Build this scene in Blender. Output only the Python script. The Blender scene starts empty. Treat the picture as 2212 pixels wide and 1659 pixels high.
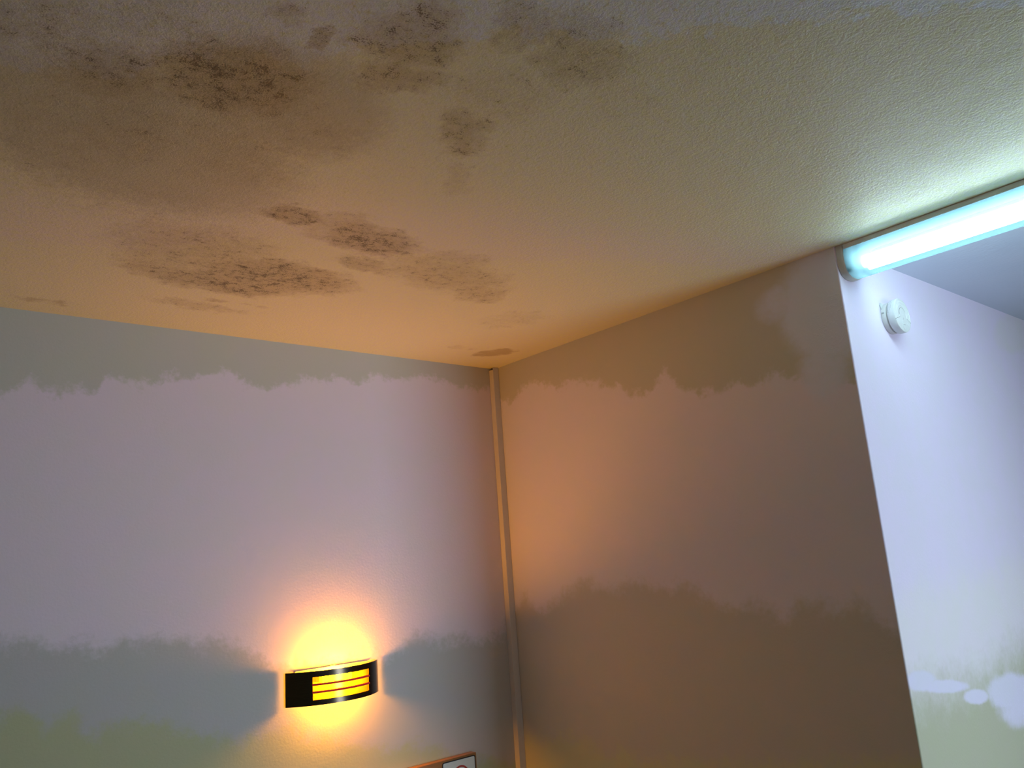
import bpy, bmesh, math, random
from mathutils import Vector, Matrix

random.seed(4)
SC = bpy.context.scene
COL = SC.collection
H = 2.4                                   # ceiling height, metres
Y0 = -1.3796                              # plane of the hall wall

# ---------------------------------------------------------------- camera
cd = bpy.data.cameras.new('camera')
cam = bpy.data.objects.new('camera', cd)
COL.objects.link(cam)
cd.sensor_fit = 'HORIZONTAL'
cd.sensor_width = 36.0
cd.lens = 1722.74 / 2212 * 36.0
cd.clip_start = 0.02
_R = Vector((0.763499, -0.641781, -0.072022))
_U = Vector((-0.086484, -0.212124, 0.973408))
_F = Vector((0.639992, 0.736968, 0.21746))
cam.matrix_world = Matrix(((_R.x, _U.x, -_F.x, -1.88795), (_R.y, _U.y, -_F.y, -2.27134),
                           (_R.z, _U.z, -_F.z, H - 0.72), (0, 0, 0, 1)))
SC.camera = cam

# ---------------------------------------------------------------- view, world, fill lamp
SC.view_settings.view_transform = 'Standard'
SC.view_settings.look = 'None'
SC.view_settings.gamma = 1.0
SC.view_settings.use_curve_mapping = False
SC.view_settings.exposure = 0.0
WORLD_L = 0.19
wd = bpy.data.worlds.new('world')
SC.world = wd
wd.use_nodes = True
wd.node_tree.nodes["Background"].inputs[0].default_value = (0.90, 0.94, 1.02, 1)
wd.node_tree.nodes['Background'].inputs[1].default_value = WORLD_L

TUBE_L = 40.0          # radiance of the fluorescent tubes
BULB_L = 480.0         # radiance of the sconce bulb


def area(name, loc, target, sx, sy, power, color, spread=180):
    l = bpy.data.lights.new(name, 'AREA')
    l.shape = 'RECTANGLE'
    l.size, l.size_y = sx, sy
    l.energy = power
    l.color = color
    l.spread = math.radians(spread)
    o = bpy.data.objects.new(name, l)
    COL.objects.link(o)
    o.location = loc
    o.rotation_euler = (Vector(target) - Vector(loc)).to_track_quat('-Z', 'Y').to_euler()
    return o


# unseen fill lamp added behind the camera to brighten the back and hall walls
area('hall_fill_lamp', (0.58, -4.1, 1.15), (-0.2, 0.0, 1.45), 0.85, 1.2, 8.4, (0.76, 0.96, 1.14), 75)


# ---------------------------------------------------------------- node helpers
class NT:
    def __init__(s, name):
        s.m = bpy.data.materials.new(name)
        s.m.use_nodes = True
        s.t = s.m.node_tree
        s.b = s.t.nodes['Principled BSDF']
        s.out = s.t.nodes['Material Output']

    def n(s, kind, **kw):
        nd = s.t.nodes.new(kind)
        for k, v in kw.items():
            setattr(nd, k, v)
        return nd

    def put(s, sock, v):
        if hasattr(v, 'is_linked') or isinstance(v, bpy.types.NodeSocket):
            s.t.links.new(v, sock)
        else:
            sock.default_value = v

    def math(s, op, a, b=0.0, c=0.0, clamp=False):
        nd = s.n('ShaderNodeMath', operation=op)
        nd.use_clamp = clamp
        for i, v in enumerate((a, b, c)):
            s.put(nd.inputs[i], v)
        return nd.outputs[0]

    def smooth(s, v, lo, hi, a=0.0, b=1.0):
        nd = s.n('ShaderNodeMapRange', interpolation_type='SMOOTHSTEP')
        s.put(nd.inputs['Value'], v)
        nd.inputs['From Min'].default_value = lo
        nd.inputs['From Max'].default_value = hi
        nd.inputs['To Min'].default_value = a
        nd.inputs['To Max'].default_value = b
        return nd.outputs['Result']

    def pos(s):
        return s.n('ShaderNodeNewGeometry').outputs['Position']

    def sep(s, v):
        nd = s.n('ShaderNodeSeparateXYZ')
        s.put(nd.inputs[0], v)
        return nd.outputs

    def comb(s, x=0.0, y=0.0, z=0.0):
        nd = s.n('ShaderNodeCombineXYZ')
        for i, v in enumerate((x, y, z)):
            s.put(nd.inputs[i], v)
        return nd.outputs[0]

    def noise(s, vec, scale, detail=4.0, rough=0.55, dist=0.0):
        nd = s.n('ShaderNodeTexNoise')
        s.put(nd.inputs['Vector'], vec)
        nd.inputs['Scale'].default_value = scale
        nd.inputs['Detail'].default_value = detail
        nd.inputs['Roughness'].default_value = rough
        nd.inputs['Distortion'].default_value = dist
        return nd.outputs['Fac']

    def mix(s, f, a, b, mode='MIX'):
        nd = s.n('ShaderNodeMix', data_type='RGBA', blend_type=mode)
        s.put(nd.inputs[0], f)
        for i, v in ((6, a), (7, b)):
            if isinstance(v, tuple) and len(v) == 3:
                v = (*v, 1.0)
            s.put(nd.inputs[i], v)
        return nd.outputs[2]

    def curve(s, v, pts):
        """piecewise curve: v -> interpolated value of pts [(v, w), ...]"""
        v0, v1 = pts[0][0], pts[-1][0]
        ws = [p[1] for p in pts]
        w0, w1 = min(ws) - 0.01, max(ws) + 0.01
        mr = s.n('ShaderNodeMapRange')
        s.put(mr.inputs['Value'], v)
        mr.inputs['From Min'].default_value = v0
        mr.inputs['From Max'].default_value = v1
        fc = s.n('ShaderNodeFloatCurve')
        cv = fc.mapping.curves[0]
        q = [((a - v0) / (v1 - v0), (b - w0) / (w1 - w0)) for a, b in pts]
        cv.points[0].location = q[0]
        cv.points[1].location = q[-1]
        for p in q[1:-1]:
            cv.points.new(*p)
        for p in cv.points:
            p.handle_type = 'VECTOR'
        fc.mapping.update()
        s.put(fc.inputs['Value'], mr.outputs['Result'])
        return s.math('MULTIPLY_ADD', fc.outputs[0], w1 - w0, w0)

    def ellipse(s, vec, cx, cy, rot, a, b):
        mp = s.n('ShaderNodeMapping', vector_type='TEXTURE')
        s.put(mp.inputs['Vector'], vec)
        mp.inputs['Location'].default_value = (cx, cy, 0)
        mp.inputs['Rotation'].default_value = (0, 0, rot)
        mp.inputs['Scale'].default_value = (a, b, 1)
        ln = s.n('ShaderNodeVectorMath', operation='DOT_PRODUCT')
        s.put(ln.inputs[0], mp.outputs[0])
        s.put(ln.inputs[1], mp.outputs[0])
        return ln.outputs['Value']              # squared radius, 1 on the rim

    def blobs(s, vec, lst, soft=1.0):
        acc = None
        for cx, cy, rot, a, b, st in lst:
            r2 = s.ellipse(vec, cx, cy, rot, a * 1.25, b * 1.25)
            v = s.math('MULTIPLY', s.smooth(r2, 0.0, 1.0, 1.0, 0.0), st)
            acc = v if acc is None else s.math('MAXIMUM', acc, v)
        return acc

    def bump(s, h, strength, dist):
        nd = s.n('ShaderNodeBump')
        s.put(nd.inputs['Height'], h)
        nd.inputs['Strength'].default_value = strength
        nd.inputs['Distance'].default_value = dist
        s.t.links.new(nd.outputs[0], s.b.inputs['Normal'])
        return nd


def plain(name, col, rough=0.5, metal=0.0, spec=0.5, mottling=0.06, scale=60.0):
    m = NT(name)
    v = m.noise(m.n('ShaderNodeTexCoord').outputs['Object'], scale, 3)
    d = tuple(c * (1 - mottling) for c in col)
    m.put(m.b.inputs['Base Color'], m.mix(v, d, col))
    m.b.inputs['Roughness'].default_value = rough
    m.b.inputs['Metallic'].default_value = metal
    m.b.inputs['Specular IOR Level'].default_value = spec
    return m.m


# ---------------------------------------------------------------- paint, stains and painted-in shade
def flat_vec(m, i, j):
    o = m.sep(m.pos())
    return o[i], o[j], m.comb(o[i], o[j], 0.0)


def paint(name, axis, base, bands, lil=None, olv=None, cracks=None):
    """emulsion paint, with ragged bands of tint and painted-in shade.
    axis: world axis running along the wall; bands: [(band edge pts, soft, tint below)] from the top"""
    m = NT(name)
    s_, z_, vec = flat_vec(m, axis, 2)
    rag = m.noise(vec, 16.0, 6, 0.62)
    rag = m.math('ADD', m.math('MULTIPLY', m.math('SUBTRACT', rag, 0.5), 0.12), m.math('MULTIPLY', m.math('SUBTRACT', m.noise(vec, 75.0, 5, 0.6), 0.5), 0.05))
    zz = m.math('ADD', z_, rag)
    col = (*[b * t for b, t in zip(base, bands[0][2])], 1.0)
    for pts, soft, tint in bands[1:]:
        mask = m.smooth(m.math('SUBTRACT', m.curve(s_, pts), zz), -soft, soft)
        col = m.mix(mask, col, tuple(b * t for b, t in zip(base, tint)))
    rag2 = m.math('ADD', m.math('MULTIPLY', rag, 5.0), 0.0)
    for lst, tint in (lil or ([], None)), (olv or ([], None)):
        if lst:
            f = m.smooth(m.math('ADD', m.blobs(vec, lst), rag2), 0.15, 0.8)
            col = m.mix(f, col, tuple(b * t for b, t in zip(base, tint)))
    blot = m.noise(vec, 9.0, 5, 0.6)
    col = m.mix(m.smooth(blot, 0.35, 0.65), m.mix(1.0, col, (0.985, 1.0, 0.97), 'MULTIPLY'),
                m.mix(1.0, col, (1.0, 0.985, 1.01), 'MULTIPLY'))
    m.put(m.b.inputs['Base Color'], col)
    m.b.inputs['Roughness'].default_value = 0.62
    m.b.inputs['Specular IOR Level'].default_value = 0.25
    p = m.pos()
    h = m.math('ADD', m.noise(p, 140.0, 3), m.math('MULTIPLY', m.noise(p, 12.0, 3), 2.2))
    if cracks:
        rdg = m.math('ABSOLUTE', m.math('SUBTRACT', m.noise(vec, 22.0, 5, 0.6, 0.8), 0.5))
        rdg = m.smooth(rdg, 0.0, 0.03, 1.0, 0.0)
        h = m.math('ADD', h, m.math('MULTIPLY', m.math('MULTIPLY', rdg, m.blobs(vec, cracks)), 1.6))
    m.bump(h, 0.28, 0.0012)
    return m.m


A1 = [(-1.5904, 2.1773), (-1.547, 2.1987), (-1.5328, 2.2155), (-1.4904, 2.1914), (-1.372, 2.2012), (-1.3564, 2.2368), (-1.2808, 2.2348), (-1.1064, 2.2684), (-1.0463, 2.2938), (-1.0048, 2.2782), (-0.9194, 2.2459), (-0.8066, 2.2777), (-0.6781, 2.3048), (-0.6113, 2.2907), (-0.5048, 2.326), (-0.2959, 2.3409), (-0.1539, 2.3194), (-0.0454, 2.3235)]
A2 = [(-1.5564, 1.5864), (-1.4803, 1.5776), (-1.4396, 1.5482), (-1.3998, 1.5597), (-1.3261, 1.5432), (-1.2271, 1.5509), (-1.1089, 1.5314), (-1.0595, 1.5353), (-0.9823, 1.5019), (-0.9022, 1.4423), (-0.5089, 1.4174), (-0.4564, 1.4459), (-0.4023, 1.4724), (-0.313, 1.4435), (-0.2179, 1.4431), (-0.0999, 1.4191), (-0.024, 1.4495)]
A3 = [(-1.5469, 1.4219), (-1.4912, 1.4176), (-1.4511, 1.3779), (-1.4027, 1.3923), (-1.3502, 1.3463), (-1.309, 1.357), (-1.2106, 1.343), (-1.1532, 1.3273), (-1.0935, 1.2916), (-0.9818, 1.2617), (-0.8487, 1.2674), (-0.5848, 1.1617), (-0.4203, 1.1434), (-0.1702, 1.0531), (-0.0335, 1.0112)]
B1 = [(-1.3704, 2.0435), (-1.2828, 2.0686), (-1.2222, 2.0943), (-1.1719, 2.1182), (-1.0845, 2.1057), (-0.9938, 2.1054), (-0.8689, 2.1387), (-0.8087, 2.2015), (-0.7493, 2.1642), (-0.6558, 2.1692), (-0.6207, 2.1991), (-0.5027, 2.2402), (-0.4526, 2.272), (-0.4274, 2.2488), (-0.3271, 2.2706), (-0.1587, 2.3073), (-0.1009, 2.2586), (-0.0341, 2.2632)]
B2 = [(-1.365, 1.4664), (-1.3176, 1.5075), (-1.1272, 1.5193), (-1.0973, 1.4966), (-1.0197, 1.5199), (-0.9034, 1.5207), (-0.8173, 1.5719), (-0.7002, 1.5746), (-0.632, 1.5965), (-0.476, 1.5727), (-0.3982, 1.6033), (-0.2859, 1.5692), (-0.1874, 1.51), (-0.0724, 1.5574), (-0.0148, 1.4946)]
B3 = [(-1.378, 1.1916), (-1.0385, 1.1383), (-0.7468, 1.1031), (-0.3914, 1.0881), (-0.2944, 1.1246), (-0.0298, 1.0818)]
C1 = [(-0.0038, 1.5386), (0.1697, 1.5408), (0.4598, 1.5485), (0.8765, 1.5883)]
C2 = [(-0.0057, 1.3278), (0.2026, 1.3168), (0.3951, 1.2997), (0.7269, 1.339)]
D1 = [(-0.6061, -1.989), (-0.5795, -1.9698), (-0.5309, -1.9639), (-0.4674, -1.9339), (-0.4134, -1.9495), (-0.3443, -1.9732), (-0.2769, -1.9807), (-0.2365, -1.9443), (-0.1965, -1.9449), (-0.1273, -1.9579), (-0.0669, -1.9664), (-0.009, -1.9596), (0.0563, -1.9551), (0.0802, -1.9797), (0.1287, -1.9539), (0.2007, -1.961), (0.2476, -1.9505), (0.2971, -1.9292), (0.3605, -1.9478), (0.4586, -1.9519), (0.5884, -1.9572), (0.6865, -1.9582), (0.8273, -1.9554)]
D2 = [(-0.8204, -1.6565), (-0.7455, -1.5685), (-0.5658, -1.5779), (-0.3912, -1.5783), (-0.1927, -1.4752), (0.0851, -1.4063), (0.405, -1.2146), (0.7031, -1.1174)]
D3 = [(-0.9655, -1.4313), (-0.8573, -1.386), (-0.7247, -1.3346), (-0.5368, -1.3507), (-0.3969, -1.3498), (-0.2267, -1.1807), (-0.1355, -1.2063), (-0.0332, -1.1268), (0.2517, -1.0852), (0.4324, -1.0331), (0.5629, -0.9738), (0.6961, -0.9295)]
MOULD = [(-1.49, -1.235, 3.027, 0.0897, 0.0715, 1.0), (-1.468, -1.283, -2.345, 0.0609, 0.0331, 0.6), (-1.543, -1.192, 2.414, 0.08, 0.0454, 0.45), (-1.637, -1.169, 1.914, 0.0728, 0.051, 0.7), (-1.744, -1.227, 2.251, 0.0782, 0.0453, 0.55), (-1.636, -1.296, 2.328, 0.0659, 0.0392, 0.4), (-1.329, -1.46, 2.41, 0.061, 0.0552, 0.8), (-1.288, -1.384, 2.754, 0.0519, 0.0346, 0.75), (-1.327, -1.514, 2.516, 0.031, 0.028, 0.5), (-1.427, -1.404, 1.615, 0.0205, 0.0178, 0.9), (-1.486, -1.421, 1.364, 0.0231, 0.0171, 0.6), (-1.206, -1.575, 0.181, 0.0414, 0.0368, 0.6), (-1.142, -1.601, 2.756, 0.0543, 0.0397, 0.6), (-1.09, -1.559, 3.022, 0.0593, 0.0482, 0.6), (-1.119, -1.307, 0.897, 0.0598, 0.0355, 0.7), (-1.028, -1.167, 0.935, 0.060, 0.022, 0.4), (-1.132, -1.422, -3.139, 0.0689, 0.0622, 0.35), (-0.984, -1.536, 0.489, 0.0821, 0.0572, 0.25), (-1.31, -0.582, -2.971, 0.1492, 0.1183, 0.6), (-1.1, -0.523, 3.089, 0.1472, 0.0798, 1.0), (-1.188, -0.423, 3.12, 0.1343, 0.0574, 1.0), (-1.321, -0.429, -2.845, 0.1003, 0.0557, 0.7), (-1.188, -0.231, -3.139, 0.1072, 0.0295, 0.5), (-1.212, -0.862, 2.902, 0.0552, 0.0307, 0.95), (-1.107, -0.861, -3.096, 0.06, 0.0502, 0.6), (-1.019, -0.827, -3.134, 0.0936, 0.0574, 1.05), (-0.959, -0.701, -2.978, 0.0644, 0.0303, 0.7), (-1.118, -0.798, 2.986, 0.04, 0.0293, 0.5), (-0.748, -0.73, -3.055, 0.1514, 0.0846, 0.6), (-0.595, -0.666, -2.78, 0.088, 0.0488, 0.6), (-0.784, -0.828, 2.992, 0.0718, 0.0448, 0.5), (-0.345, -0.525, 2.327, 0.0848, 0.0667, 0.35), (-1.575, -1.003, 1.63, 0.0953, 0.0638, 0.45), (-1.392, -1.103, 2.369, 0.1222, 0.0878, 0.35), (-1.388, -1.013, 2.153, 0.0985, 0.0791, 0.35), (-1.654, -0.899, 1.491, 0.1836, 0.0844, 0.3), (-1.372, -1.201, -2.526, 0.1126, 0.0626, 0.4), (-1.486, -0.76, 2.566, 0.1218, 0.1033, 0.25), (-1.383, -1.487, 2.502, 0.0608, 0.0364, 0.3)]
SMEAR = [(-0.15, -0.193, 2.226, 0.0907, 0.0561, 1.0), (-0.295, -0.198, 2.926, 0.1021, 0.0326, 0.5), (-1.508, -0.095, 3.111, 0.1114, 0.0335, 0.55), (-1.173, -0.289, 3.063, 0.0928, 0.0216, 0.5), (-1.05, -0.294, 3.126, 0.0885, 0.0221, 0.4)]
LIL = [(0.062, 1.347, 3.026, 0.0819, 0.0249, 1), (0.176, 1.318, 2.998, 0.1508, 0.0165, 1), (0.349, 1.268, 3.006, 0.0839, 0.0194, 1), (0.591, 1.242, 3.022, 0.1945, 0.0522, 1), (0.639, 1.193, 3.017, 0.1997, 0.0581, 0.8)]
OLV = [(1.222, 2.333, -2.917, 0.2296, 0.0726, 1)]

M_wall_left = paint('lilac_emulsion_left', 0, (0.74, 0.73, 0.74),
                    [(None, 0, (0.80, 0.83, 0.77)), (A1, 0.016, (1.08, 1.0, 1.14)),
                     (A2, 0.03, (0.74, 0.75, 0.74)), (A3, 0.03, (0.70, 0.74, 0.46))])  # darker bands paint in the wall light's shadow and the dim wall top
M_wall_right = paint('lilac_emulsion_right', 1, (0.74, 0.73, 0.74),
                     [(None, 0, (0.80, 0.81, 0.68)), (B1, 0.016, (1.05, 1.01, 1.10)),
                      (B2, 0.03, (0.84, 0.81, 0.72)), (B3, 0.03, (0.88, 0.88, 0.58))],  # band darkened in the colour where the wall light's plate casts shade
                     lil=([(-1.33, 2.26, 0.0, 0.14, 0.17, 1.0), (-1.30, 2.10, 0.0, 0.08, 0.10, 0.7), (-1.22, 2.30, 0.0, 0.10, 0.06, 0.7)], (0.98, 1.05, 1.22)),  # patches paint in light bounced off the ceiling near the outer corner
                     cracks=[(-1.34, 2.215, 0.4, 0.05, 0.10, 1.0), (-1.352, 2.148, 0.2, 0.05, 0.04, 1.0)])
M_wall_hall = paint('lilac_emulsion_hall', 0, (0.87, 0.78, 0.92),
                    [(None, 0, (0.98, 0.98, 1.0)), (C1, 0.06, (1.0, 1.03, 0.92)), (C2, 0.09, (0.63, 0.69, 0.42))],
                    lil=(LIL, (0.94, 0.99, 1.0)), olv=(OLV, (0.97, 1.0, 0.92)))


def ceiling_paint():
    m = NT('mouldy_ceiling_paint')
    x, y, vec = flat_vec(m, 0, 1)
    u = m.math('ADD', m.math('MULTIPLY', x, 0.75504), m.math('MULTIPLY', y, -0.65568))
    v = m.math('ADD', m.math('MULTIPLY', x, 0.65568), m.math('MULTIPLY', y, 0.75504))
    rag = m.math('MULTIPLY', m.math('SUBTRACT', m.noise(vec, 20.0, 7, 0.65), 0.5), 0.16)
    vv = m.math('ADD', v, rag)
    base = (0.83, 0.84, 0.76)
    T = lambda t: tuple(b * k for b, k in zip(base, t))
    col = (*T((0.99, 1.05, 1.18)), 1.0)
    for pts, soft, tint in ((D1, 0.012, (1.0, 0.98, 0.80)), (D2, 0.10, (1.01, 0.97, 0.89)), (D3, 0.03, (1.02, 1.0, 0.80))):
        mask = m.smooth(m.math('SUBTRACT', vv, m.curve(u, pts)), -soft, soft)
        col = m.mix(mask, col, T(tint))
    # small yellow-green growth patches
    gr = m.smooth(m.noise(vec, 62.0, 6, 0.75), 0.54, 0.68)
    far = m.smooth(v, -1.75, -1.2, 1.0, 0.0)
    col = m.mix(m.math('MULTIPLY', m.math('MULTIPLY', gr, far), 0.6), col, T((0.80, 0.80, 0.34)))
    mot = m.noise(vec, 70.0, 6, 0.7)
    col = m.mix(1.0, col, m.mix(m.smooth(mot, 0.38, 0.62), (1.0, 0.97, 1.05), (1.01, 1.01, 0.86)), 'MULTIPLY')
    # black mould, in clusters of specks
    wx = m.math('MULTIPLY_ADD', m.math('SUBTRACT', m.noise(vec, 14.0, 5, 0.65), 0.5), 0.13, x)
    wy = m.math('MULTIPLY_ADD', m.math('SUBTRACT', m.noise(m.comb(y, x, 3.7), 14.0, 5, 0.65), 0.5), 0.13, y)
    wv = m.comb(wx, wy, 0.0)
    dens = m.blobs(wv, [(a, b, r, c * 1.45, d * 1.45, e) for a, b, r, c, d, e in MOULD])
    big = m.noise(vec, 30.0, 4, 0.6)
    mid = m.noise(vec, 85.0, 4, 0.65)
    fine = m.noise(vec, 420.0, 3, 0.6)
    k = m.math('ADD', m.math('MULTIPLY', m.math('SUBTRACT', big, 0.5), 2.0),
               m.math('MULTIPLY', m.math('SUBTRACT', mid, 0.5), 1.8))
    k = m.math('ADD', k, m.math('MULTIPLY', m.math('SUBTRACT', fine, 0.5), 2.4))
    kk = m.math('ADD', m.math('MULTIPLY', dens, 0.70), m.math('MULTIPLY', k, 0.85))
    dirt = m.blobs(vec, [(-1.55, -0.98, 0.4, 0.33, 0.24, 1.0), (-1.40, -1.22, 0.4, 0.2, 0.16, 1.0)])
    col = m.mix(m.math('MULTIPLY', m.smooth(m.math('ADD', dirt, m.math('MULTIPLY', k, 0.25)), 0.1, 0.9), 0.50), col, T((0.5, 0.46, 0.36)))
    on = m.smooth(dens, 0.02, 0.3)
    speck = m.math('MULTIPLY', m.smooth(kk, 0.60, 1.05), on)
    haze = m.math('MULTIPLY', m.math('MULTIPLY', m.smooth(m.math('ADD', dens, m.math('MULTIPLY', k, 0.3)), 0.05, 0.90), on), 0.48)
    col = m.mix(haze, col, T((0.44, 0.33, 0.15)))
    col = m.mix(m.math('MULTIPLY', speck, 0.82), col, (0.085, 0.058, 0.022))
    sm = m.blobs(vec, SMEAR)
    sk = m.smooth(m.math('ADD', sm, m.math('MULTIPLY', m.math('SUBTRACT', m.noise(vec, 26.0, 4), 0.5), 1.4)), 0.35, 0.9)
    col = m.mix(m.math('MULTIPLY', m.math('MULTIPLY', sk, m.smooth(sm, 0.0, 0.2)), 0.6), col, T((0.5, 0.38, 0.16)))
    m.put(m.b.inputs['Base Color'], col)
    m.b.inputs['Roughness'].default_value = 0.5
    m.b.inputs['Specular IOR Level'].default_value = 0.35
    p = m.pos()
    h = m.math('ADD', m.noise(p, 150.0, 3, 0.5, 0.6), m.math('MULTIPLY', m.noise(p, 420.0, 2, 0.5), 0.35))
    h = m.math('ADD', h, m.math('MULTIPLY', m.noise(p, 14.0, 3), 1.5))
    m.bump(h, 0.62, 0.0021)
    return m.m


M_ceiling = ceiling_paint()


def hall_ceiling_paint():
    m = NT('lilac_ceiling_paint')
    p = m.pos()
    m.put(m.b.inputs['Base Color'], m.mix(m.noise(p, 8.0, 4), (0.70, 0.80, 0.93), (0.76, 0.84, 0.95)))
    m.b.inputs['Roughness'].default_value = 0.6
    mp = m.n('ShaderNodeMapping')
    m.put(mp.inputs['Vector'], p)
    mp.inputs['Scale'].default_value = (1.0, 0.3, 1.0)
    h = m.math('ADD', m.noise(mp.outputs[0], 130.0, 3), m.noise(p, 20.0, 3))
    m.bump(h, 0.6, 0.0015)
    return m.m


M_hall_ceiling = hall_ceiling_paint()


def carpet():
    m = NT('brown_carpet')
    p = m.pos()
    m.put(m.b.inputs['Base Color'], m.mix(m.noise(p, 200.0, 4), (0.22, 0.19, 0.16), (0.36, 0.31, 0.27)))
    m.b.inputs['Roughness'].default_value = 0.95
    m.bump(m.noise(p, 400.0, 2), 0.6, 0.004)
    return m.m


# ---------------------------------------------------------------- object materials
M_white = plain('white_plastic', (0.74, 0.75, 0.73), 0.4)
M_cream = plain('yellowed_plastic', (0.76, 0.74, 0.69), 0.4)
M_trunk = plain('painted_trunking', (0.72, 0.70, 0.70), 0.45)
M_dark = plain('dark_void', (0.01, 0.01, 0.01), 0.9)
M_ink = plain('grey_ink', (0.10, 0.10, 0.10), 0.7)
M_slot = plain('shadowed_slot', (0.16, 0.15, 0.14), 0.7)
M_tray = plain('grey_enamel', (0.82, 0.85, 0.84), 0.4)
M_back = plain('white_enamel', (0.85, 0.83, 0.76), 0.45)
M_red = plain('red_enamel', (0.8, 0.05, 0.05), 0.7, spec=0.1)
M_redpaint = plain('red_print', (0.45, 0.03, 0.02), 0.5)
M_panel = plain('white_print', (0.78, 0.80, 0.76), 0.35)
M_black = plain('black_print', (0.012, 0.012, 0.014), 0.4)


def bronze():
    m = NT('dark_bronze')
    tc = m.n('ShaderNodeTexCoord').outputs['Object']
    mp = m.n('ShaderNodeMapping')
    m.put(mp.inputs['Vector'], tc)
    mp.inputs['Scale'].default_value = (40, 40, 900)
    m.put(m.b.inputs['Base Color'], m.mix(m.noise(mp.outputs[0], 1.0, 2), (0.055, 0.040, 0.028), (0.10, 0.075, 0.055)))
    m.b.inputs['Metallic'].default_value = 1.0
    m.b.inputs['Roughness'].default_value = 0.22
    return m.m


def wood():
    m = NT('varnished_wood')
    tc = m.n('ShaderNodeTexCoord').outputs['Object']
    mp = m.n('ShaderNodeMapping')
    m.put(mp.inputs['Vector'], tc)
    mp.inputs['Scale'].default_value = (3, 40, 40)
    m.put(m.b.inputs['Base Color'], m.mix(m.noise(mp.outputs[0], 2.0, 5, 0.6, 1.0), (0.20, 0.085, 0.025), (0.42, 0.21, 0.075)))
    m.b.inputs['Roughness'].default_value = 0.35
    return m.m


LX0, LW = 0.002, 0.0875                     # fluorescent batten: left edge, width, far and near end
LY1, LY0 = Y0 - 0.001, Y0 - 1.26


def emit(name, col, strength):
    m = NT(name)
    m.t.nodes.remove(m.b)
    e = m.n('ShaderNodeEmission')
    e.inputs[0].default_value = (*col, 1)
    e.inputs[1].default_value = strength
    m.t.links.new(e.outputs[0], m.out.inputs[0])
    return m.m


def frosted(name, trans_col, translucent_col, clear):
    """thin frosted sheet: part of the light goes straight through, the rest is scattered"""
    m = NT(name)
    m.t.nodes.remove(m.b)
    a = m.n('ShaderNodeBsdfTransparent')
    a.inputs[0].default_value = (*trans_col, 1)
    b = m.n('ShaderNodeBsdfTranslucent')
    b.inputs[0].default_value = (*translucent_col, 1)
    c = m.n('ShaderNodeBsdfGlossy')
    c.inputs[0].default_value = (0.9, 0.9, 0.9, 1)
    c.inputs[1].default_value = 0.2
    x = m.n('ShaderNodeMixShader')
    if isinstance(clear, tuple):                # opal towards the top edge, the ends and along the flat bottom, clearer sides
        p = m.sep(m.pos())
        z = p[2]
        f = m.math('MULTIPLY', m.smooth(z, H - 0.048, H - 0.034, 1.0, 0.0), m.smooth(z, H - 0.083, H - 0.074, clear[2], 1.0))
        f = m.math('MULTIPLY', f, m.smooth(p[1], LY1 - 0.115, LY1 - 0.055, 1.0, 0.0))
        m.put(x.inputs[0], m.math('MULTIPLY_ADD', f, clear[0] - clear[1], clear[1]))
        t = m.smooth(z, H - 0.083, H - 0.060, 0.35, 1.35)
        t = m.math('ADD', t, m.smooth(p[1], LY1 - 0.055, LY1 - 0.02, 0.0, 2.2))
        sc = m.n('ShaderNodeVectorMath', operation='SCALE')
        sc.inputs[0].default_value = translucent_col
        m.put(sc.inputs['Scale'], t)
        m.put(b.inputs[0], sc.outputs[0])
    else:
        x.inputs[0].default_value = clear
    m.t.links.new(b.outputs[0], x.inputs[1])
    m.t.links.new(a.outputs[0], x.inputs[2])
    y = m.n('ShaderNodeMixShader')
    y.inputs[0].default_value = 0.03
    m.t.links.new(x.outputs[0], y.inputs[1])
    m.t.links.new(c.outputs[0], y.inputs[2])
    m.t.links.new(y.outputs[0], m.out.inputs[0])
    return m.m




def thin_plastic(name, col, f):
    m = NT(name)
    m.b.inputs['Base Color'].default_value = (*col, 1)
    m.b.inputs['Roughness'].default_value = 0.4
    t = m.n('ShaderNodeBsdfTranslucent')
    m.put(t.inputs[0], m.mix(m.noise(m.n('ShaderNodeTexCoord').outputs['Object'], 40.0, 3), (0.80, 0.72, 0.60), (0.88, 0.84, 0.80)))
    x = m.n('ShaderNodeMixShader')
    x.inputs[0].default_value = f
    m.t.links.new(m.b.outputs[0], x.inputs[1])
    m.t.links.new(t.outputs[0], x.inputs[2])
    m.t.links.new(x.outputs[0], m.out.inputs[0])
    return m.m


M_cap = thin_plastic('thin_cap_plastic', (0.76, 0.74, 0.70), 0.45)
M_bronze = bronze()
M_wood = wood()
M_tube = emit('lit_fluorescent_tube', (0.76, 1.0, 1.1), TUBE_L)
M_bulb = emit('lit_warm_bulb', (1.0, 0.34, 0.006), BULB_L)
M_diff = frosted('clear_ribbed_diffuser', (0.93, 1.0, 1.0), (0.062, 0.112, 0.130), (0.66, 0.02, 0.30))
M_glass = frosted('frosted_glass', (1.0, 0.85, 0.15), (0.045, 0.040, 0.009), 0.13)


# ---------------------------------------------------------------- mesh helpers
def link(name, bm, mat, parent=None, smooth=False, mats=None):
    me = bpy.data.meshes.new(name)
    bmesh.ops.recalc_face_normals(bm, faces=bm.faces)
    bm.to_mesh(me)
    bm.free()
    for q in (mats or [mat]):
        me.materials.append(q)
    if smooth:
        for p in me.polygons:
            p.use_smooth = True
        me.set_sharp_from_angle(angle=math.radians(35))
    o = bpy.data.objects.new(name, me)
    COL.objects.link(o)
    if parent:
        o.parent = parent
        o.matrix_parent_inverse = parent_matrix(parent).inverted()
    return o


def parent_matrix(o):
    m = Matrix.LocRotScale(o.location, o.rotation_euler, o.scale)
    if o.parent:
        m = parent_matrix(o.parent) @ o.matrix_parent_inverse @ m
    return m


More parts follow.
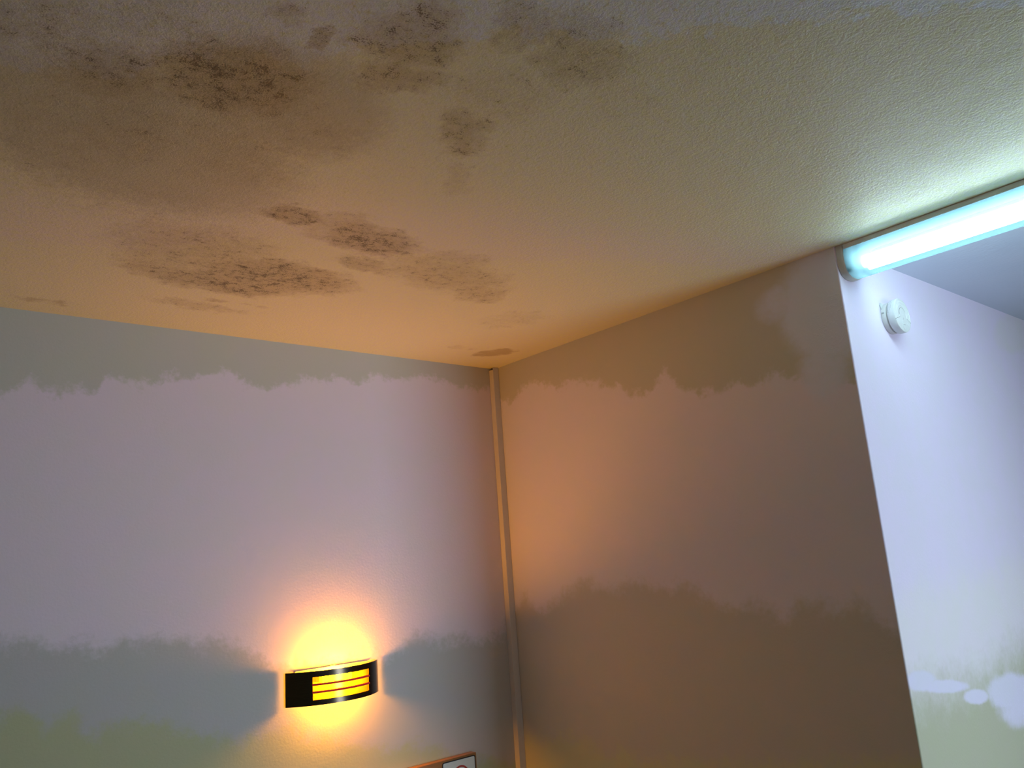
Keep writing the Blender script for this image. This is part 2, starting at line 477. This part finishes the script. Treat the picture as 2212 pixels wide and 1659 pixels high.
def thing(name, label, cat, loc):
    o = bpy.data.objects.new(name, None)
    COL.objects.link(o)
    o.location = loc
    o.empty_display_size = 0.05
    o['label'] = label
    o['category'] = cat
    return o


def structure(o):
    o['kind'] = 'structure'
    return o


def box(bm, x0, x1, y0, y1, z0, z1, bevel=0.0):
    vs = [bm.verts.new((x, y, z)) for x in (x0, x1) for y in (y0, y1) for z in (z0, z1)]
    fs = [bm.faces.new([vs[i] for i in f]) for f in
          ((0, 1, 3, 2), (4, 6, 7, 5), (0, 4, 5, 1), (2, 3, 7, 6), (0, 2, 6, 4), (1, 5, 7, 3))]
    if bevel:
        es = {e for f in fs for e in f.edges}
        bmesh.ops.bevel(bm, geom=list(es), offset=bevel, segments=2, affect='EDGES', profile=0.5)


def prism(bm, poly, axis, a, b, close=True):
    """extrude a 2-D polygon (list of pairs) along axis from a to b"""
    def P(p, t):
        if axis == 2:
            return (p[0], p[1], t)
        if axis == 1:
            return (p[0], t, p[1])
        return (t, p[0], p[1])
    A = [bm.verts.new(P(p, a)) for p in poly]
    B = [bm.verts.new(P(p, b)) for p in poly]
    n = len(poly)
    for i in range(n if close else n - 1):
        j = (i + 1) % n
        bm.faces.new((A[i], A[j], B[j], B[i]))
    if close:
        bm.faces.new(A)
        bm.faces.new(B[::-1])


def lathe(bm, prof, cx, cz, seg=72):
    """revolve (radius, y) pairs about the axis through (cx, *, cz) along y"""
    rings = []
    for r, y in prof:
        if r < 1e-6:
            rings.append([bm.verts.new((cx, y, cz))])
        else:
            rings.append([bm.verts.new((cx + r * math.cos(2 * math.pi * i / seg), y, cz + r * math.sin(2 * math.pi * i / seg))) for i in range(seg)])
    for a, b in zip(rings, rings[1:]):
        for i in range(seg):
            j = (i + 1) % seg
            if len(a) == 1:
                bm.faces.new((a[0], b[i], b[j]))
            elif len(b) == 1:
                bm.faces.new((a[i], b[0], a[j]))
            else:
                bm.faces.new((a[i], b[i], b[j], a[j]))


def tube(bm, pts, r, seg=10, caps=True):
    pts = [Vector(p) for p in pts]
    rings = []
    up = Vector((0, 0, 1))
    for i, p in enumerate(pts):
        t = (pts[min(i + 1, len(pts) - 1)] - pts[max(i - 1, 0)]).normalized()
        ref = up if abs(t.dot(up)) < 0.9 else Vector((1, 0, 0))
        s = t.cross(ref).normalized()
        w = s.cross(t)
        rings.append([bm.verts.new(p + r * (math.cos(2 * math.pi * k / seg) * s + math.sin(2 * math.pi * k / seg) * w)) for k in range(seg)])
    for a, b in zip(rings, rings[1:]):
        for k in range(seg):
            bm.faces.new((a[k], a[(k + 1) % seg], b[(k + 1) % seg], b[k]))
    if caps:
        bm.faces.new(rings[0][::-1])
        bm.faces.new(rings[-1])


def rrect(x0, x1, z0, z1, r, n=6):
    o = []
    for cx, cz, a in ((x1 - r, z1 - r, 0), (x0 + r, z1 - r, 90), (x0 + r, z0 + r, 180), (x1 - r, z0 + r, 270)):
        for k in range(n + 1):
            t = math.radians(a + 90 * k / n)
            o.append((cx + r * math.cos(t), cz + r * math.sin(t)))
    return o


# ---------------------------------------------------------------- the room
bm = bmesh.new()
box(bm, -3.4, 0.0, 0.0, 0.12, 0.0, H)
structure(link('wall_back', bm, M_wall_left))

bm = bmesh.new()
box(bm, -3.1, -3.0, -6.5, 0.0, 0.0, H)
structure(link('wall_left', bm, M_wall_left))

bm = bmesh.new()
rc = 0.004
prism(bm, [(0, 0), (0, Y0 + rc), (0.06, Y0 + rc), (0.06, 0.12), (0, 0.12)], 2, 0.0, H)
structure(link('wall_right', bm, M_wall_right))

bm = bmesh.new()
arc_c = [(rc - rc * math.cos(math.radians(a)), Y0 + rc - rc * math.sin(math.radians(a))) for a in range(0, 91, 15)]
prism(bm, arc_c + [(2.6, Y0), (2.6, Y0 + 0.1), (0.06, Y0 + 0.1), (0.06, Y0 + rc)], 2, 0.0, H)
structure(link('wall_hall', bm, M_wall_hall, smooth=True))

bm = bmesh.new()
XS = 0.045                                 # joint between the two ceiling paints, above the light fitting
for x0, x1, mi in ((-3.4, XS, 0), (XS, 2.6, 1)):
    n0 = len(bm.faces)
    box(bm, x0, x1, -4.4, 0.12, H, H + 0.1)
    bm.faces.ensure_lookup_table()
    for f in bm.faces[n0:]:
        f.material_index = mi
structure(link('ceiling', bm, None, mats=[M_ceiling, M_hall_ceiling]))

bm = bmesh.new()
box(bm, -3.4, 2.6, -6.5, 0.12, -0.08, 0.0)
structure(link('floor', bm, carpet()))

# ---------------------------------------------------------------- fluorescent batten on the ceiling
batten = thing('fluorescent_light', 'lit white twin-tube fluorescent batten with ribbed diffuser on the ceiling beside the wall corner',
               'ceiling light', (LX0 + LW / 2, (LY0 + LY1) / 2, H))


def batten_profile(grow=0.0, top=-0.011):
    x0, x1 = LX0 - grow, LX0 + LW + grow
    zb = -0.0835 - grow
    o = [(x0 + 0.0015, top), (x0 + 0.0005, top - 0.008), (x0 - 0.0012, -0.026), (x0 - 0.0015, -0.045), (x0 + 0.001, -0.060)]
    o += [(x0 + 0.0055, -0.070 - grow * .5), (x0 + 0.0125, -0.0765 - grow), (x0 + 0.024, zb + 0.002), (x0 + 0.034, zb)]
    c = (x0 + x1) / 2
    return o + [(2 * c - x, z) for x, z in o[::-1]]


prof = [(x, H + z) for x, z in batten_profile()]
bm = bmesh.new()
prism(bm, prof, 1, LY0 + 0.018, LY1 - 0.0175, close=False)
diffuser = link('diffuser', bm, M_diff, batten, smooth=True)
bm = bmesh.new()                            # clip lips along the top edges of the diffuser
for x in (LX0 + 0.0012, LX0 + LW - 0.0012):
    tube(bm, [(x, LY0 + 0.019, H - 0.0125), (x, LY1 - 0.0185, H - 0.0125)], 0.0012, 8)
link('clip_lip', bm, M_white, batten, smooth=True)
bm = bmesh.new()                            # steel spine tray
tp = [(LX0 + 0.002, -0.0115), (LX0 + 0.002, -0.0009), (LX0 + LW - 0.002, -0.0009), (LX0 + LW - 0.002, -0.0115)]
tp = [(x, H + z) for x, z in tp]
prism(bm, tp, 1, LY0 + 0.018, LY1 - 0.0175)
box(bm, LX0 + 0.012, LX0 + LW - 0.012, LY0 + 0.03, LY1 - 0.03, H - 0.0009, H - 0.0001)
link('tray', bm, M_tray, batten)
for a, b in ((LY1 - 0.018, LY1), (LY0, LY0 + 0.018)):
    bm = bmesh.new()
    pr = [(LX0 + 0.0002, -0.0008)] + batten_profile(0.0016, -0.010) + [(LX0 + LW - 0.0002, -0.0008)]
    prism(bm, [(x, H + z) for x, z in pr], 1, a, b)
    es = [e for e in bm.edges if abs(e.verts[0].co.y - e.verts[1].co.y) < 1e-6]
    bmesh.ops.bevel(bm, geom=es, offset=0.0012, segments=2, affect='EDGES')
    link('end_cap', bm, M_cap, batten, smooth=True)
for x in (LX0 + LW / 2 - 0.0138, LX0 + LW / 2 + 0.0138):
    bm = bmesh.new()
    tube(bm, [(x, LY0 + 0.045, H - 0.0555), (x, LY1 - 0.050, H - 0.0555)], 0.0128, 24)
    t = link('tube', bm, M_tube, batten, smooth=True)
    for y in (LY0 + 0.032, LY1 - 0.050):
        bm = bmesh.new()
        tube(bm, [(x, y, H - 0.0555), (x, y + 0.013, H - 0.0555)], 0.0132, 20)
        link('tube_cap', bm, M_white, t, smooth=True)
for y in (LY0 + 0.019, LY1 - 0.036):
    bm = bmesh.new()
    box(bm, LX0 + 0.008, LX0 + LW - 0.008, y, y + 0.012, H - 0.070, H - 0.012, 0.002)
    link('lamp_holder', bm, M_white, batten)

bm = bmesh.new()                            # white reflector added above the tubes to brighten the diffuser
prism(bm, [(LX0 + 0.014, H - 0.0116), (LX0 + 0.020, H - 0.040), (LX0 + LW - 0.020, H - 0.040), (LX0 + LW - 0.014, H - 0.0116)], 1, LY0 + 0.0185, LY1 - 0.018)
link('tube_reflector', bm, M_white, batten)

# ---------------------------------------------------------------- smoke alarm on the hall wall
AX, AZ = 0.2385, H - 0.1577
AR, AD = 0.047, 0.0374
alarm = thing('smoke_alarm', 'round white smoke alarm on the pale lilac wall below the fluorescent light', 'smoke alarm', (AX, Y0, AZ))
bm = bmesh.new()
YB = Y0 - 0.0006
lathe(bm, [(0, YB), (0.0426, YB), (0.0432, YB - 0.002), (0.0430, YB - 0.0112), (0.0418, YB - 0.0124),
           (0.0392, YB - 0.0128), (0.0392, YB - 0.0165), (0, YB - 0.0165)], AX, AZ)
base = link('base', bm, M_cream, alarm, smooth=True)
bm = bmesh.new()                            # bracket ear at upper left
pts = [(AX - 0.0375, AZ + 0.018), (AX - 0.0435, AZ + 0.031), (AX - 0.038, AZ + 0.0385), (AX - 0.029, AZ + 0.0375), (AX - 0.020, AZ + 0.032)]
prism(bm, pts, 1, YB, YB - 0.0022)
link('bracket_ear', bm, M_white, alarm)
YF = Y0 - AD
bm = bmesh.new()
lathe(bm, [(0, YB - 0.0166), (0.0405, YB - 0.0166), (0.0452, YB - 0.0172), (0.0468, YB - 0.0195), (0.0470, YF + 0.0026),
           (0.0462, YF + 0.0006), (0.0448, YF), (0.0430, YF), (0.0420, YF + 0.0011), (0.0372, YF + 0.0011), (0.0366, YF + 0.0003),
           (0.0345, YF + 0.0003), (0.0338, YF + 0.0010), (0.0292, YF + 0.0010), (0.0286, YF + 0.0003), (0.0268, YF + 0.0003), (0.0262, YF + 0.0009), (0, YF + 0.0009)], AX, AZ, 96)
cover = link('cover', bm, M_white, alarm, smooth=True)


def on_face(a, b, lift=0.0):
    return (AX + a * AR, YF + 0.0004 - lift, AZ + b * AR)


def ribbon(pts, r, mat, name, lift=0.0, par=None):
    bm = bmesh.new()
    tube(bm, [on_face(a, b, lift) for a, b in pts], r, 8)
    return link(name, bm, mat, par or cover, smooth=True)


# lower wedge of the face, standing slightly proud, with its seam lines
bm = bmesh.new()
wl = [(-0.92, -0.32), (-0.38, -0.12)] + [(0.01 + 0.385 * math.cos(math.radians(a)), 0.06 + 0.385 * math.sin(math.radians(a))) for a in range(180, 9, -10)] + [(0.44, -0.13), (0.90, -0.34)]
wl += [(0.955 * math.cos(t), 0.955 * math.sin(t)) for t in [math.radians(-21 - k * 138 / 14) for k in range(1, 14)]]
prism(bm, [(AX + a * AR, AZ + b * AR) for a, b in wl], 1, YF + 0.002, YF + 0.0001)
link('face_plate', bm, M_white, cover)
ribbon([(-0.95, -0.33), (-0.37, -0.13)], 0.00055, M_slot, 'seam')
ribbon([(0.47, -0.15), (0.93, -0.35)], 0.00055, M_slot, 'seam')
ribbon([(0.01 + 0.385 * math.cos(math.radians(a)), 0.06 + 0.385 * math.sin(math.radians(a))) for a in range(185, 24, -8)], 0.0005, M_slot, 'seam')
ribbon([(0.385, 0.20), (0.42, 0.02), (0.47, -0.14)], 0.0007, M_white, 'rib', 0.0003)
ribbon([(-0.19, 0.07), (0.17, 0.05)], 0.0004, M_tray, 'seam')
bm = bmesh.new()                            # test button
bl = [(AX + a * AR, AZ + b * AR) for a, b in rrect(-0.17, 0.17, -0.86, -0.27, 0.165, 8)]
prism(bm, bl, 1, YF + 0.001, YF - 0.0009)
es = [e for e in bm.edges if all(abs(v.co.y - (YF - 0.0009)) < 1e-6 for v in e.verts)]
bmesh.ops.bevel(bm, geom=es, offset=0.0006, segments=2, affect='EDGES')
btn = link('test_button', bm, M_white, cover, smooth=True)
ribbon([(-0.14, -0.57), (0.13, -0.56)], 0.0005, M_slot, 'seam', 0.0012, btn)
ribbon([(0.03, -0.14), (0.08, -0.20), (-0.02, -0.24)], 0.0006, M_slot, 'seam')
ribbon([(0.20, -0.35), (0.205, -0.74), (0.12, -0.88), (-0.02, -0.92)], 0.0006, M_white, 'rib', 0.0004)
ribbon([(-0.46, -0.42), (-0.34, -0.70)], 0.0005, M_white, 'rib', 0.0003)
bm = bmesh.new()                            # raised lettering right of the button
for a, b, c, d in ((0.42, -0.36, 0.38, -0.50), (0.50, -0.40, 0.46, -0.54), (0.60, -0.42, 0.55, -0.56), (0.68, -0.42, 0.62, -0.58)):
    tube(bm, [on_face(a, b, 0.0002), on_face(c, d, 0.0002)], 0.0004, 6)
link('lettering', bm, M_tray, cover)
# printed lines around the rim, too small to read in the photograph
bm = bmesh.new()
for row, (yy, a0, a1, big) in enumerate(((-0.0215, 139, 172, 1), (-0.0255, 128, 168, 0), (-0.0285, 133, 160, 0))):
    a = a0
    while a < a1:
        w = random.uniform(0.8, 2.2) * (1.3 if big else 1.0)
        y1 = Y0 + yy
        hh = 0.0011 if big else 0.0006
        v = []
        for aa, y in ((a, y1), (a + w, y1), (a + w, y1 + hh), (a, y1 + hh)):
            t = math.radians(aa)
            v.append(bm.verts.new((AX + 0.04722 * math.cos(t), y, AZ + 0.04722 * math.sin(t))))
        bm.faces.new(v)
        a += w + random.uniform(0.7, 1.6)
link('rim_print', bm, M_slot, cover)
bm = bmesh.new()                            # square mark on the base
for a, y0, w, hh in ((166, -0.0030, 5.6, 0.0006), (166, -0.0090, 5.6, 0.0006), (166, -0.0084, 0.9, 0.006), (170.8, -0.0084, 0.9, 0.006), (167.9, -0.0072, 2.2, 0.0026)):
    v = []
    for aa, y in ((a, Y0 + y0), (a + w, Y0 + y0), (a + w, Y0 + y0 + hh), (a, Y0 + y0 + hh)):
        t = math.radians(aa)
        v.append(bm.verts.new((AX + 0.04335 * math.cos(t), y, AZ + 0.04335 * math.sin(t))))
    bm.faces.new(v)
link('symbol', bm, M_ink, base)

# ---------------------------------------------------------------- curved wall light
PX, PW, PD, PG = -0.7047, 0.1509, 0.0723, 0.006
ZT, ZB = H - 0.9824, H - 1.0750
WS, WT, WB = 0.091, H - 0.9987, H - 1.0605
PR = (PW * PW + PD * PD) / (2 * PD)
sconce = thing('wall_light', 'lit curved dark bronze wall light with slatted window glowing on the left wall', 'wall light', (PX, 0, (ZT + ZB) / 2))


def arc_pt(x, off=0.0):
    """point on the bowed plate at offset x from its middle, pushed inward by off"""
    cy = -(PG - (PR - PD))                  # centre of the arc lies behind the wall
    a = math.asin(x / PR)
    return (PX + (PR - off) * math.sin(a), cy - (PR - off) * math.cos(a))


def curved(bm, xs, z0, z1, off, thick):
    outer = [arc_pt(x, off) for x in xs]
    inner = [arc_pt(x, off + thick) for x in xs]
    prism(bm, outer + inner[::-1], 2, z0, z1)


lin = lambda a, b, n: [a + (b - a) * i / n for i in range(n + 1)]
bm = bmesh.new()
V = {}
xs = lin(-PW, -WS, 8) + lin(-WS, WS, 24)[1:] + lin(WS, PW, 8)[1:]
zs = [ZB, WB, WT, ZT]
for k, off in enumerate((0.0, 0.0014)):
    for i, x in enumerate(xs):
        for j, z in enumerate(zs):
            p = arc_pt(x, off)
            V[k, i, j] = bm.verts.new((p[0], p[1], z))
hole = lambda i, j: j == 1 and xs[i] > -WS - 1e-6 and xs[i + 1] < WS + 1e-6
n, mz = len(xs) - 1, len(zs) - 1
for i in range(n):
    for j in range(mz):
        if hole(i, j):
            continue
        bm.faces.new((V[0, i, j], V[0, i + 1, j], V[0, i + 1, j + 1], V[0, i, j + 1]))
        bm.faces.new((V[1, i, j], V[1, i, j + 1], V[1, i + 1, j + 1], V[1, i + 1, j]))
        for (di, dj, a, b) in ((-1, 0, (i, j), (i, j + 1)), (1, 0, (i + 1, j), (i + 1, j + 1)), (0, -1, (i, j), (i + 1, j)), (0, 1, (i, j + 1), (i + 1, j + 1))):
            ii, jj = i + di, j + dj
            if not (0 <= ii < n and 0 <= jj < mz) or hole(ii, jj):
                bm.faces.new((V[0, a[0], a[1]], V[0, b[0], b[1]], V[1, b[0], b[1]], V[1, a[0], a[1]]))
plate = link('front_plate', bm, M_bronze, sconce, smooth=True)
for z in (WB + (WT - WB) / 3, WB + 2 * (WT - WB) / 3):
    bm = bmesh.new()
    tube(bm, [(*arc_pt(x, 0.0006), z) for x in lin(-WS - 0.001, WS + 0.001, 24)], 0.0030, 10)
    b_ = link('window_bar', bm, M_red, plate, smooth=True)
    b_['label'] = 'thin red curved bar'
bm = bmesh.new()
curved(bm, lin(-WS - 0.012, WS + 0.012, 28), WB - 0.008, WT + 0.008, 0.006, 0.0004)
bmesh.ops.delete(bm, geom=[f for f in bm.faces if abs(f.normal.z) > 0.9 or len(f.verts) > 4], context='FACES_ONLY')
bm.free()
bm = bmesh.new()
gl = [arc_pt(x, 0.006) for x in lin(-WS - 0.012, WS + 0.012, 28)]
prism(bm, gl, 2, WB - 0.008, WT + 0.008, close=False)
link('glass', bm, M_glass, sconce, smooth=True)
bm = bmesh.new()                            # back plate on the wall with a small turned lip
box(bm, -0.824, -0.5906, -0.0016, -0.0004, ZB + 0.002, ZT + 0.0005)
box(bm, -0.824, -0.5906, -0.0060, -0.0017, ZT - 0.0012, ZT + 0.0005)
box(bm, -0.712, -0.697, -0.0030, -0.0017, ZT + 0.0006, ZT + 0.0035)
link('back_plate', bm, M_back, sconce)
bm = bmesh.new()
bz = (ZT + ZB) / 2 + 0.017
tube(bm, [(PX - 0.041, -0.029, bz), (PX - 0.036, -0.029, bz), (PX + 0.036, -0.029, bz), (PX + 0.041, -0.029, bz)], 0.0155, 24)
link('bulb', bm, M_bulb, sconce, smooth=True)
for s in (-1, 1):
    bm = bmesh.new()
    x = PX + s * 0.0475
    box(bm, x - 0.0055, x + 0.0055, -0.020, -0.0017, bz - 0.008, bz + 0.008, 0.001)
    link('lamp_holder', bm, M_back, sconce)

# ---------------------------------------------------------------- cable trunking up the corner
trunk = thing('cable_trunking', 'slim square plastic cable trunking running up the inner wall corner', 'cable trunking', (-0.013, -0.0125, 0))
TX, TY = -0.0262, -0.0250
bm = bmesh.new()
ub = [(TX, -0.0005), (TX, TY + 0.0018), (TX + 0.0016, TY + 0.0018), (TX + 0.0016, -0.002), (-0.0021, -0.002), (-0.0021, TY + 0.0018), (-0.0005, TY + 0.0018), (-0.0005, -0.0005)]
prism(bm, ub, 2, 0.001, H - 0.0095)
link('base_channel', bm, M_trunk, trunk)
bm = bmesh.new()
prism(bm, [(TX + 0.0004, TY + 0.0017), (TX - 0.0003, TY + 0.0010), (TX + 0.0003, TY), (-0.0009, TY), (-0.0003, TY + 0.0010), (-0.0009, TY + 0.0017)], 2, 0.001, H - 0.0012)
link('lid', bm, M_trunk, trunk)
bm = bmesh.new()
tube(bm, [(-0.014, -0.010, H - 0.16), (-0.013, -0.011, H - 0.004)], 0.0042, 10)
tube(bm, [(-0.007, -0.015, H - 0.16), (-0.0075, -0.014, H - 0.004)], 0.0035, 10)
link('cable', bm, M_dark, trunk, smooth=True)

# ---------------------------------------------------------------- wooden notice board at the bottom edge
board = thing('notice_board', 'wooden board with a framed red ring sign on the wall below the lit wall light', 'sign', (-0.46, 0, H - 1.48))
bm = bmesh.new()
BX0, BX1, BZ0, BZ1, BD = -0.70, -0.2104, H - 1.66, H - 1.3142, 0.0266
box(bm, BX0, BX1, -BD, -0.0005, BZ0, BZ1, 0.0012)
link('board', bm, M_wood, board, smooth=True)
bm = bmesh.new()
px0, px1, pz1 = -0.3465, -0.2155, H - 1.3200
pz0 = pz1 - 0.150
o_ = rrect(px0, px1, pz0, pz1, 0.0075)
i_ = rrect(px0 + 0.0032, px1 - 0.0032, pz0 + 0.0032, pz1 - 0.0032, 0.0045)
for (ya, yb) in ((-BD - 0.0001, -BD - 0.0014),):
    A = [[bm.verts.new((x, y, z)) for x, z in q] for q in (o_, i_) for y in (ya, yb)]
    for k in range(len(o_)):
        l = (k + 1) % len(o_)
        bm.faces.new((A[1][k], A[1][l], A[3][l], A[3][k]))
        bm.faces.new((A[0][k], A[0][l], A[1][l], A[1][k]))
        bm.faces.new((A[2][k], A[3][k], A[3][l], A[2][l]))
link('border', bm, M_black, board)
bm = bmesh.new()
prism(bm, rrect(px0 + 0.003, px1 - 0.003, pz0 + 0.003, pz1 - 0.003, 0.0047), 1, -BD - 0.0001, -BD - 0.0008)
pan = link('panel', bm, M_panel, board)
pan['label'] = 'white rectangular sign face'
bm = bmesh.new()
rx, ro, ri = -0.2765, 0.034, 0.0285
rz = H - 1.3402 - ro
q0 = [[bm.verts.new((rx + r * math.cos(t), y, rz + r * math.sin(t))) for t in [2 * math.pi * k / 72 for k in range(72)]] for r in (ro, ri) for y in (-BD - 0.0007, -BD - 0.0012)]
for k in range(72):
    l = (k + 1) % 72
    bm.faces.new((q0[1][k], q0[1][l], q0[3][l], q0[3][k]))
    bm.faces.new((q0[0][k], q0[0][l], q0[1][l], q0[1][k]))
    bm.faces.new((q0[2][k], q0[3][k], q0[3][l], q0[2][l]))
rg = link('ring', bm, M_redpaint, pan)
rg['label'] = 'red ring symbol'
